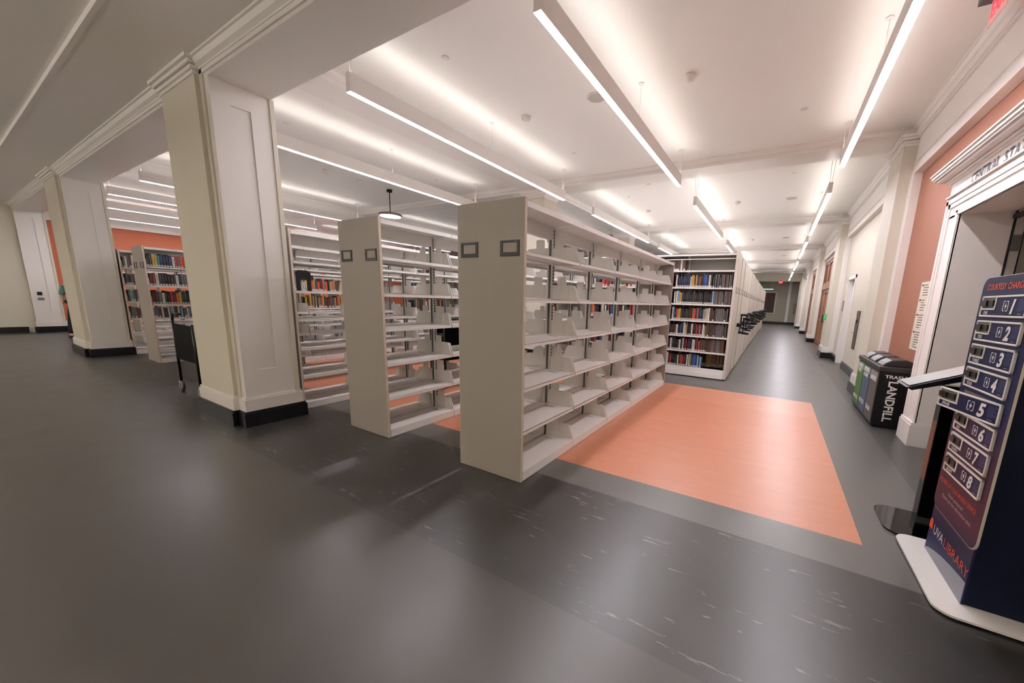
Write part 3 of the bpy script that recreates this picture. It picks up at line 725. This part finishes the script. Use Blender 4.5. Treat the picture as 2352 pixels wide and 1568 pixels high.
for r, row in enumerate(ROWS):
    z = MB_L[r]+.0005; x = -1.93 + .012*r; seen.clear()
    for i, c in enumerate(row):
        if x > MX1-.035: break
        wd = rb.choice((.024, .028, .032, .036)); ht = rb.choice((.215, .235, .245, .26)); back = c in ('grey', 'brown') and i > 22
        if x < MX1-MBW+.02 and x+wd > MX1-MBW-.02: pass
        k = seen.get(c, 0); seen[c] = k+1
        put_book(x, MY + (.03 if not back else .06), z, c, wd-.0015, ht if not back else .255, .17, not back, 'y',
                 '%s book, %s of its colour, %s of the open range' % (c, ordn(k), SN[r] if r else 'bottom shelf'), 'books on the open mobile shelving range')
        nbooks += 1; x += wd + (.001 if rb.random() > .06 else .012)
# the remaining books of that range, seen only through the empty rows
def stuff_books(name, rows, facing, label, seed, parent=None):
    rr = random.Random(seed); m = MB()
    cols = list(bookcols)
    for (a0, a1, fixed, z, pal) in rows:
        a = a0
        while a < a1:
            wd = rr.uniform(.02, .038); ht = rr.uniform(.2, .26); c = rr.choice(pal); cm = mat('book_'+c.replace(' ', '_'), bookcols[c], .5, noise=.12, scale=30)
            m.use(cm)
            if facing == 'y': m.box(a, a+wd-.001, fixed, fixed+.17, z, z+ht)
            else: m.box(fixed-.17, fixed, a, a+wd-.001, z, z+ht)
            if rr.random() < .6:
                m.use(LABM)
                if facing == 'y': m.box(a+.003, a+wd-.004, fixed-.0006, fixed, z+.008, z+.043)
                else: m.box(fixed, fixed+.0006, a+.003, a+wd-.004, z+.008, z+.043)
            a += wd + (0 if rr.random() > .05 else .02)
    o = m.build(name); tag(o, label, 'books', None, 'stuff'); return o
PAL = ['black', 'navy', 'grey', 'brown', 'orange', 'red', 'white', 'dark grey', 'dark grey', 'black', 'blue', 'tan', 'green', 'maroon']
TANS = ['tan', 'brown', 'brown', 'tan', 'orange', 'grey', 'yellow', 'dark grey', 'maroon']
rows = []
for z in MB_L[:6]:
    for b in range(4):
        a1 = MX1-b*MBW-.03; a0 = max(a1-MBW+.06, -9)
        if b == 0: continue
        if b == 1: a1 = -1.96
        rows.append((a0, a1, MY+.03, z+.0005, PAL))
    rows.append((MX1-MBW*4+.05, MX1-.05, MY+.49, z+.0005, TANS))
stuff_books('books', rows, 'y', 'more shelved books of the open range, glimpsed through the nearest empty row', 5)
rows = [(MX1-2*MBW+.1, MX1-.95, MY+.10, MB_L[6]+.0005, ['dark grey', 'white', 'grey', 'brown', 'brown', 'dark grey'])]
stuff_books('books', rows, 'y', 'dim books standing on the very top shelf of the open range', 6)
# far left rows
fx = RX[5]-.1; rb = random.Random(4)
LROWS = {4: ['black', 'dark grey', 'yellow', 'yellow', 'teal', 'dark blue', 'navy', 'navy', 'dark blue', 'white', 'red', 'grey', 'orange', 'orange', 'grey', 'dark grey', 'brown', 'brown', 'brown', 'brown', 'brown', 'tan', 'tan'],
         3: ['maroon', 'red', 'white', 'dark grey', 'dark grey', 'black', 'black', 'dark grey', 'brown', 'white', 'dark grey', 'grey', 'grey', 'grey', 'tan', 'tan', 'tan', 'brown', 'tan', 'tan', 'brown', 'brown'],
         5: None}
top_ = {5: LROWS[4], 4: LROWS[3], 3: ['maroon', 'brown', 'grey', 'white', 'black', 'black', 'red', 'maroon', 'orange', 'yellow', 'green', 'green', 'black', 'dark grey', 'white', 'grey', 'brown', 'grey', 'dark grey', 'grey', 'tan', 'brown']}
for lv, row in top_.items():
    y = 2.2+.045; seen.clear()
    for i, c in enumerate(row):
        wd = rb.choice((.034, .04, .046)); ht = rb.choice((.21, .225, .24)); k = seen.get(c, 0); seen[c] = k+1
        put_book(fx+.30, y, LVL[lv]+.0005, c, wd-.0015, ht, .17, i < 13, 'x',
                 '%s book, %s of its colour, %s of the far left row' % (c, ordn(k), {5: 'top shelf', 4: 'second shelf down', 3: 'third shelf down'}[lv]), 'books on the far left shelving row')
        y += wd + (.001 if (i+1) % 20 else .05); nbooks += 1
rows = []
for z in (LVL[5], LVL[4], LVL[3], LVL[2]): rows.append((2.26, 4.2, RX[6]-.05+.30, z+.0005, ['green', 'white', 'grey', 'brown', 'maroon', 'light blue', 'dark grey', 'white', 'grey']))
stuff_books('books', rows, 'x', 'mixed books on the shelving row beside the second column', 9)
rows = []
for z in (LVL[4], LVL[3]): rows.append((3.8, 5.3, RX[4]+.30, z+.0005, TANS))
stuff_books('books', rows, 'x', 'tan and brown books far back, seen through the row behind the column', 12)
rows = [(5.4, 6.4, RX[3]+.30, z+.0005, PAL) for z in (LVL[4], LVL[3])]
stuff_books('books', rows, 'x', 'mixed books just behind the row that stands behind the nearest column', 13)

# ================================================================= MOBILE RANGES BEHIND
rg = thing('mobile_shelving', (MX1, 8.70, 0), '', 'shelving', 'mobile shelving ranges')
RW = .775
ep = MB().use(MPANEL).box(0, .05, .016, RW-.016, .03, 2.53).build('end_panel', None, rg, .01)
MB().use(MPANEL).box(.05, .062, .09, RW-.09, .08, 2.48).build('panel_insert', None, ep, .002)
for y in (.12, .52):
    MB().use(BLACK).box(.062, .066, y, y+.12, 1.74, 1.86).use(LABM).box(.066, .067, y+.02, y+.1, 1.765, 1.845).build('label_holder', None, ep)
body = MB().use(STEEL).box(-3.7, 0, .03, RW-.03, .03, .2)
body.box(-3.7, 0, RW/2-.01, RW/2+.01, .2, 2.49).box(-3.7, 0, .04, RW-.04, 2.48, 2.495)
for z in MB_L[1:]: body.box(-3.7, 0, .05, RW-.05, z-.02, z)
for x in (-3.7, -2.8, -1.87, -.94): body.box(x, x+.03, .05, RW-.05, .2, 2.48)
body.build('carriage_body', None, rg)
hd = MB().use(BLACKM).cyl((-.01, 0, 0), (.10, 0, 0), .045, 16)
for a in (90, 210, 330):
    ca, sa = math.cos(math.radians(a)), math.sin(math.radians(a))
    hd.cyl((.08, 0, 0), (.08, ca*.23, sa*.23), .017, 8)
hdo = hd.build('handle', None, rg, 0, (.06, RW/2, 1.08))
for a in (90, 210, 330):
    ca, sa = math.cos(math.radians(a)), math.sin(math.radians(a))
    MB().cyl((.06, ca*.23, sa*.23), (.21, ca*.23, sa*.23), .022, 10, .027).build('knob', BLACKM, hdo)
NR = 26
for k in range(NR):
    o = rg if k == 0 else copy_tree(rg)
    gap = (.05 if k < 3 else .16 if k < 7 else .34 if k < 13 else .5)
    jog = (.0 if k < 3 else .025 if k < 7 else .045)
    o.location = (MX1 - jog - (.0 if k % 2 else .01), 8.70 + k*(RW+.012) + gap, 0)
    [c for c in o.children if c.name.startswith('handle')][0].rotation_euler[0] = math.radians((12, 55, 90, 20, 70, 35, 100)[k % 7])
    pos = 'directly behind the open book range' if k == 0 else ('last before the lobby' if k == NR-1 else '%s one behind the open book range' % ordn(k))
    o['label'] = 'closed mobile shelving range with black three-arm handle, ' + pos

# ================================================================= RECYCLING BINS
bn = thing('recycling_station', (1.245, 6.09, 0), 'black three-stream recycling and trash station against the orange wall', 'bin')
BD, BL, BH = .39, 1.36, .80
MB().use(BLACKM).box(0, BD, 0, BL, .03, BH-.02).box(.02, BD-.02, .02, BL-.02, 0, .03).build('body', None, bn, .006)
MB().use(mat('bin_top', '#2c2a2a', .4)).box(-.012, BD, -.012, BL+.012, BH-.06, BH).build('top', None, bn, .008)
cols3 = [('landfill', '#5e5b56', .03), ('bottles', '#4c5f78', .475), ('paper', '#4f7a3c', .92)]
for nm, c, y in cols3:
    p_ = MB().use(mat('bin_'+nm, c, .5, noise=.15, scale=14)).box(-.006, 0, y, y+.40, .07, BH-.08).build('front_panel', None, bn)
    MB().use(mat('bin_light_'+nm, '#9aa79a' if nm != 'landfill' else '#8a8680', .5)).box(-.008, -.006, y+.01, y+.39, .62, .70).build('panel_band', None, p_)
fm = lambda y, z: frame_mat((-.0085, y, z), (0, -1, 0), (0, 0, 1))
text('LANDFILL', .085, LETW, bn, fm(.03+.385, .585), off=.002, sx=.92); text('TRASH', .085, LETW, bn, fm(.03+.37, .17), off=.002)
text('BOTTLES', .075, LETW, bn, fm(.475+.385, .64), off=.002, sx=1.); text('& CANS', .075, LETW, bn, fm(.475+.36, .56), off=.002); text('RECYCLE', .08, LETW, bn, fm(.475+.385, .17), off=.002, sx=.95)
text('MIXED', .07, LETW, bn, fm(.92+.33, .64), off=.002); text('PAPER', .07, LETW, bn, fm(.92+.33, .57), off=.002); text('RECYCLE', .075, LETW, bn, fm(.92+.385, .15), off=.002)
# side lettering (faces -Y)
fit('TRASH', .205, .042, LETW, bn, frame_mat((.058, -.0015, .657), (1, 0, 0), (0, 0, 1)), off=.02)
fit('LANDFILL', .53, .09, LETW, bn, frame_mat((.107, -.0015, .62), (0, 0, -1), (1, 0, 0)), off=.025)
lid = mat('lid_black', '#302c2c', .35)
for y in (.10, .55, .98):
    l_ = MB(); l_.smooth = False
    pr = [(.03, BH), (.34, BH), (.33, BH+.07), (.26, BH+.095), (.12, BH+.08), (.06, BH+.04)]
    l_.prism(pr, 1, y, y+.32); l_.build('lid', lid, bn, .012)

# ================================================================= CHARGING KIOSK
KX = 1.0
ks = thing('charging_kiosk', (KX, 2.5, 0), 'navy and maroon phone charging kiosk with eight numbered drawers and a white foot plate', 'charging kiosk')
def rrect(x0, x1, y0, y1, r, n=6, corners=(1, 1, 1, 1)):
    pts = []
    for (cx, cy, a0, on) in ((x1-r, y1-r, 0, corners[0]), (x0+r, y1-r, 90, corners[1]), (x0+r, y0+r, 180, corners[2]), (x1-r, y0+r, 270, corners[3])):
        if on:
            for i in range(n+1): a = math.radians(a0+90*i/n); pts.append((cx+r*math.cos(a), cy+r*math.sin(a)))
        else: pts.append((x1 if a0 in (0, 270) else x0, y1 if a0 in (0, 90) else y0))
    return pts
MB().use(BLACKM).prism(rrect(-.11, .75, -.11, .62, .07), 2, 0, .012).use(mat('white_plate', '#f2efe9', .3)).prism(rrect(-.13, .77, -.13, .64, .08), 2, .012, .024).build('foot_plate', None, ks)
bd = MB().use(NAVY).box(.012, .50, .005, .53, .024, 1.66)
bd.use(KGRAD).box(.002, .012, .0, .535, .024, 1.66)
bd.build('body', None, ks)
sw = MB().use(mat('grey_swoosh', '#8b8d98', .4))
sw.prism([(.0, .025), (.535, .025), (.535, .03), (.48, .055), (.40, .08), (.30, .105), (.18, .125), (.08, .138), (0, .145)], 0, -.001, .003); sw.build('swoosh', None, ks)
# front board: rounded rectangle in Y,Z
bo = MB().use(mat('board_edge', '#cfc8ba', .4)).prism(rrect(-.045, .512, .335, 1.70, .06), 0, -.014, -.004)
bo.use(KGRAD).prism(rrect(-.041, .509, .339, 1.697, .057), 0, -.0155, -.014)
brd = bo.build('front_board', None, ks)
TY = lambda y, z, x=-.0165: frame_mat((x, y, z), (0, -1, 0), (0, 0, 1))
fit('COURTESY CHARGING', .41, .031, LETO, brd, TY(.45, 1.631), off=.018)
fit('POWER UP YOUR MOBILE DEVICE', .46, .026, LETO, brd, TY(.478, .508), off=.015, shear=.15)
PT = mat('pale_text', '#b9a8b4', .6)
fit('Need assistance?', .19, .020, PT, brd, TY(.335, .466)); fit('Please see the information desk.', .37, .020, PT, brd, TY(.405, .432))
fit('UVA', .14, .055, LETW, ks, frame_mat((.0, .46, .168), (0, -1, 0), (0, 0, 1)), ext=.0008); fit('LIBRARY', .31, .055, LETO, ks, frame_mat((.0, .302, .168), (0, -1, 0), (0, 0, 1)), ext=.0008)
lg = MB().use(LETO); lg.prism([(.485, .175), (.53, .175), (.53, .21)] + [(.5075+.0225*math.cos(math.radians(a)), .21+.03*math.sin(math.radians(a))) for a in range(30, 180, 30)] + [(.485, .21)], 0, -.0012, .001); lg.build('dome_emblem', None, ks)
names = ['ONE', 'TWO', 'THREE', 'FOUR', 'FIVE', 'SIX', 'SEVEN', 'EIGHT']
DW, DH = .44, .110
DNAVY = mat('drawer_navy', '#0c1740', .5, spec=.25); DMAR = mat('drawer_maroon', '#2c1a3c', .5, spec=.25)
for i in range(8):
    z0 = 1.598-.129*i-DH
    dn = thing('tmp', (0, 0, 0), None, None)
    dn.name = 'charging_drawer'; dn.parent = ks; dn.location = (-.0155, .012, z0)
    if i == 4: dn.rotation_euler[2] = math.radians(12)
    T = -.012
    f = MB().use(SILVER); bw = .012
    f.box(T, 0, 0, bw, 0, DH).box(T, 0, DW-bw, DW, 0, DH).box(T, 0, 0, DW, 0, bw*.8).box(T, 0, 0, DW, DH-bw*.8, DH)
    wy0, wy1, wz0 = DW-.145, DW-.012, .045
    f.box(T, 0, wy0-.01, wy0, wz0-.008, DH).box(T, 0, wy0-.01, DW, wz0-.008, wz0)
    f.build('frame', None, dn, .002)
    MB().use(DNAVY if i < 5 else DMAR).box(T+.004, -.001, bw, wy0-.01, bw*.8, DH-bw*.8).box(T+.004, -.001, wy0-.01, DW-bw, bw*.8, wz0-.008).build('drawer_front', None, dn)
    MB().use(mat('recess_grey', '#6f6c60', .5)).box(-.004, -.001, wy0, wy1, wz0, DH-.009).use(BLACK).box(-.019, -.004, wy1-.06, wy1-.002, wz0+.012, DH-.022).use(mat('keypad', '#1e2421', .4)).box(-.013, -.004, wy0+.018, wy1-.06, wz0+.012, DH-.022).build('lock', None, dn)
    X_ = T+.0035
    fit(str(i+1), .036 if i == 0 else .050, .068, LETW, dn, frame_mat((X_, .14, .022), (0, -1, 0), (0, 0, 1)), 'numeral', off=.04, shear=.2)
    fit(names[i], .0155*len(names[i]), .018, LETW, dn, frame_mat((X_, DW-.04, .014), (0, -1, 0), (0, 0, 1)), off=.02, shear=.15)
    # battery emblem: rounded broken square and bolt
    em = MB().use(LETW); cy, cz = .19, .057; s = .024
    def pbar(y0, z0_, y1, z1_): em.box(X_-.0006, X_+.0004, cy-y0, cy-y1, cz+z0_, cz+z1_)
    pbar(-s, -s*.9, -s+.004, s*.9); pbar(s-.004, -s*.9, s, s*.9)
    pbar(-s+.003, s*.9, -.006, s*.9+.004); pbar(.006, s*.9, s-.003, s*.9+.004); pbar(-s+.003, -s*.9-.004, -.006, -s*.9); pbar(.006, -s*.9-.004, s-.003, -s*.9)
    em.prism([(cy-.005, cz+.019), (cy+.011, cz-.003), (cy+.001, cz-.003), (cy+.005, cz-.019), (cy-.011, cz+.004), (cy-.001, cz+.004)], 0, X_-.0006, X_+.0004)
    em.build('bolt_emblem', None, dn)
    ft = MB().use(mat('fine_print', '#42507e', .6))
    for j in range(9): ft.box(X_-.0004, X_+.0004, .022+(0 if j % 3 else .012), .078, .034+j*.0066, .0362+j*.0066)
    ft.use(mat('pale_line', '#9aa0b8', .6)).box(X_-.0004, X_+.0004, .04, .07, .018, .0205); ft.build('fine_print', None, dn)
# opened compartment behind drawer five
MB().use(mat('compartment', '#6d6a64', .5)).box(-.0165, -.0158, .02, .44, 1.598-.129*4-DH+.004, 1.598-.129*4-.004).build('compartment', None, brd)

# ================================================================= BLACK TABLET STAND
ts = thing('tablet_stand', (1.10, 3.28, 0), 'black floor stand with tilted pale tablet and glossy dark foot plate beside the kiosk', 'tablet stand')
MB().use(GLOSSB).prism(rrect(-.27, .25, -.14, .30, .10), 2, 0, .012).build('foot_plate', None, ts)
MB().use(GLOSSB).box(-.10, .10, -.02, .06, .012, 1.04).build('pole', None, ts, .004)
tb = MB().use(BLACK).prism([(-.30, 1.012), (.14, 1.21), (.14, 1.155), (-.27, .995)], 1, -.08, .16).build('tablet', None, ts, .004)
MB().use(mat('tablet_screen', '#c3c7c6', .12, spec=.8)).prism([(-.285, 1.0245), (.13, 1.2113), (.13, 1.2133), (-.285, 1.0265)], 1, -.07, .15).build('screen', None, tb)  # pale screen colour stands in for the reflected ceiling

# ================================================================= CARTS
def cart(loc, label, rz=0):
    t = thing('book_cart', loc, label, 'cart', None, rz)
    for sy in (-.2, .2):
        MB().use(BLACKM).tube([(-.38, sy, .13), (-.38, sy, 1.02), (-.36, sy, 1.09), (-.30, sy, 1.12), (-.05, sy, 1.12)], .016, 10).build('post', None, t)
    for sx in (.36,):
        for sy in (-.2, .2): MB().use(BLACKM).cyl((sx, sy, .13), (sx, sy, 1.0), .016, 10).build('post', None, t)
    MB().use(BLACKM).box(-.37, .36, -.2, .2, .84, .87).build('shelf', None, t); MB().use(BLACKM).box(-.37, .36, -.2, .2, .46, .49).build('shelf', None, t)
    for sy in (-.21, .2): MB().use(mat('cart_panel', '#040406', .7, spec=.1)).box(-.37, .35, sy, sy+.01, .48, .98).build('side_panel', None, t)
    for sx in (-.38, .36):
        for sy in (-.2, .2):
            w_ = MB().use(mat('caster_tyre', '#5a5c56', .5)); w_.cyl((sx, sy-.016, .072), (sx, sy+.016, .072), .07, 20); wo = w_.build('caster', None, t)
            MB().use(mat('caster_hub', '#b9bba8', .5)).cyl((sx, sy-.02, .072), (sx, sy+.02, .072), .04, 14).box(sx-.02, sx+.03, sy-.02, sy-.016, .05, .14).box(sx-.02, sx+.03, sy+.016, sy+.02, .05, .14).build('fork', None, wo)
    return t
cart((-7.02, 1.97, 0), 'black metal book cart on casters standing left behind the nearest column')
cart((-4.66, 4.55, 0), 'black book cart glimpsed through the shelves of the middle row', math.radians(80))

# dark vertical book holder on the third row, as seen near the column edge
bh = MB().use(BLACK).prism([(0, 0), (.05, 0), (.05, .13), (.12, .13), (.12, 0), (.17, 0), (.17, .22), (.13, .25), (.03, .25), (0, .22)], 0, 0, .006).build('book_support')
bh.location = (RX[2]+.31, 2.34, 1.4955); tag(bh, 'black arch shaped book support on the row behind the column', 'book support')

# brown wooden stool low behind the far-left row
st = thing('wooden_stool', (-9.35, 3.2, 0), 'brown wooden step stool on the floor by the far left shelving', 'stool')
wdm = mat('stool_wood', '#6e3f2a', .5)
MB().use(wdm).box(-.2, .2, -.15, .15, .40, .43).build('seat', None, st)
for sx in (-.17, .17):
    MB().use(wdm).box(sx-.02, sx+.02, -.13, .13, 0, .4).build('leg', None, st)

# outlets on the far left column
tag(MB().box(-18.885, -18.865, 1.76, 1.85, 1.09, 1.19).build('wall_outlet', BLACK, None, .004), 'black wall box on the white panel of the far left column', 'outlet')
tag(MB().box(-18.885, -18.868, 1.755, 1.87, .95, 1.02).build('wall_outlet', mat('outlet_grey', '#6f726e', .5), None, .003), 'grey outlet plate below the black box on the far left column', 'outlet')

# ================================================================= PERSON behind the second column
def skin(name, pts, edges, rad, m, parent, sub=2):
    me = bpy.data.meshes.new(name); me.from_pydata(pts, edges, []); me.materials.append(m)
    o = bpy.data.objects.new(name, me); C.objects.link(o); o.parent = parent
    sk = o.modifiers.new('skin', 'SKIN'); o.modifiers.new('sub', 'SUBSURF').levels = sub; o.modifiers['sub'].render_levels = sub
    sv = me.skin_vertices[0].data if me.skin_vertices else None
    if sv is None:
        bm = bmesh.new(); bm.from_mesh(me); bm.verts.layers.skin.verify(); bm.to_mesh(me); bm.free(); sv = me.skin_vertices[0].data
    for i, r in enumerate(rad): sv[i].radius = (r, r) if not isinstance(r, tuple) else r
    sv[0].use_root = True
    dg = bpy.context.evaluated_depsgraph_get(); nm = bpy.data.meshes.new_from_object(o.evaluated_get(dg)); o.modifiers.clear(); o.data = nm
    for p in nm.polygons: p.use_smooth = True
    return o
ps = thing('person', (-16.6, 2.17, 0), 'person in teal top and dark trousers mostly hidden behind the second column', 'person')
SK = mat('skin', '#c09078', .5); TEAL = mat('teal_cloth', '#5f8580', .8); TROU = mat('dark_trousers', '#10141c', .8)
body_p = [(0, 0, .95), (0, 0, 1.12), (0, 0, 1.32), (0, 0, 1.45), (.01, 0, 1.53), (.02, 0, 1.62), (.02, 0, 1.70),
          (0, .09, .90), (.03, .10, .50), (-.02, .10, .09), (.12, .11, .03),
          (0, -.09, .90), (-.03, -.15, .50), (-.08, -.20, .09), (.05, -.21, .03),
          (0, .18, 1.40), (-.02, .23, 1.14), (.10, .22, .93), (0, -.18, 1.40), (-.10, -.23, 1.14), (-.02, -.24, .92)]
body_e = [(0, 1), (1, 2), (2, 3), (3, 4), (4, 5), (5, 6), (0, 7), (7, 8), (8, 9), (9, 10), (0, 11), (11, 12), (12, 13), (13, 14), (3, 15), (15, 16), (16, 17), (3, 18), (18, 19), (19, 20)]
body_r = [(.12, .15), (.11, .14), (.12, .16), (.10, .13), .05, (.085, .075), (.07, .06), .085, .06, .045, .035, .085, .06, .045, .035, .06, .045, .03, .06, .045, .03]
skin('body', body_p, body_e, body_r, SK, ps)
skin('trousers', [body_p[i] for i in (0, 7, 8, 9, 11, 12, 13)], [(0, 1), (1, 2), (2, 3), (0, 4), (4, 5), (5, 6)], [(.15, .18), .10, .078, .065, .10, .078, .065], TROU, ps)
skin('shirt', [body_p[i] for i in (1, 2, 3, 15, 16, 18, 19)] + [(0, 0, 1.0)], [(0, 1), (1, 2), (2, 3), (3, 4), (2, 5), (5, 6), (0, 7)], [(.135, .17), (.14, .19), (.12, .16), .075, .06, .075, .06, (.15, .19)], TEAL, ps)
for sy, x0 in ((.11, -.02), (-.205, -.08)):
    MB().use(mat('shoe', '#2a2626', .5)).prism(rrect(x0-.07, x0+.2, sy-.05, sy+.05, .045), 2, 0, .07).build('shoe', None, ps, .015)
skin('hair', [(.0, 0, 1.66), (-.01, 0, 1.73), (-.05, 0, 1.62)], [(0, 1), (0, 2)], [(.085, .085), (.075, .07), (.06, .06)], mat('hair', '#2a1d16', .7), ps)

# ================================================================= HALL FILL: unseen lamps added behind the camera to brighten the hall
HDN = mat('fill_diffuser', '#ffffff', .5, emit=FILL_DN, ecol='#fdf6f0'); HUP = mat('fill_uplight', '#ffffff', .5, emit=FILL_UP, ecol='#fdf6f0')
for i, (x, y) in enumerate(((-.6, -2.6), (-5.6, -2.6), (-10.6, -2.6), (-15.6, -2.6))):
    t = thing('linear_pendant', (x, y, 3.05), 'added fill lamp of the near hall, %s one counted from the stair side' % ORD[i], 'pendant lamp', 'added fill lamps of the near hall')
    MB().box(-1.8, 1.8, -.15, .15, .004, .1).build('housing', LAMPW, t)
    MB().box(-1.79, 1.79, -.14, .14, 0, .004).build('diffuser', HDN, t)
    MB().box(-1.79, 1.79, -.14, .14, .1, .104).build('upper_diffuser', HUP, t)
    MB().cyl((-1.5, 0, .1), (-1.5, 0, HC+.045-3.05), .006, 6).build('wire', WIRE, t); MB().cyl((1.5, 0, .1), (1.5, 0, HC+.045-3.05), .006, 6).build('wire', WIRE, t)
# vestibule lamp
vl = thing('ceiling_light', (3.4, 4.2, 2.62), 'round ceiling light inside the stair vestibule', 'ceiling light')
MB().cyl((0, 0, -.02), (0, 0, 0), .16, 24).build('diffuser', mat('vest_diffuser', '#ffffff', .5, emit=6., ecol='#fff0dc'), vl)
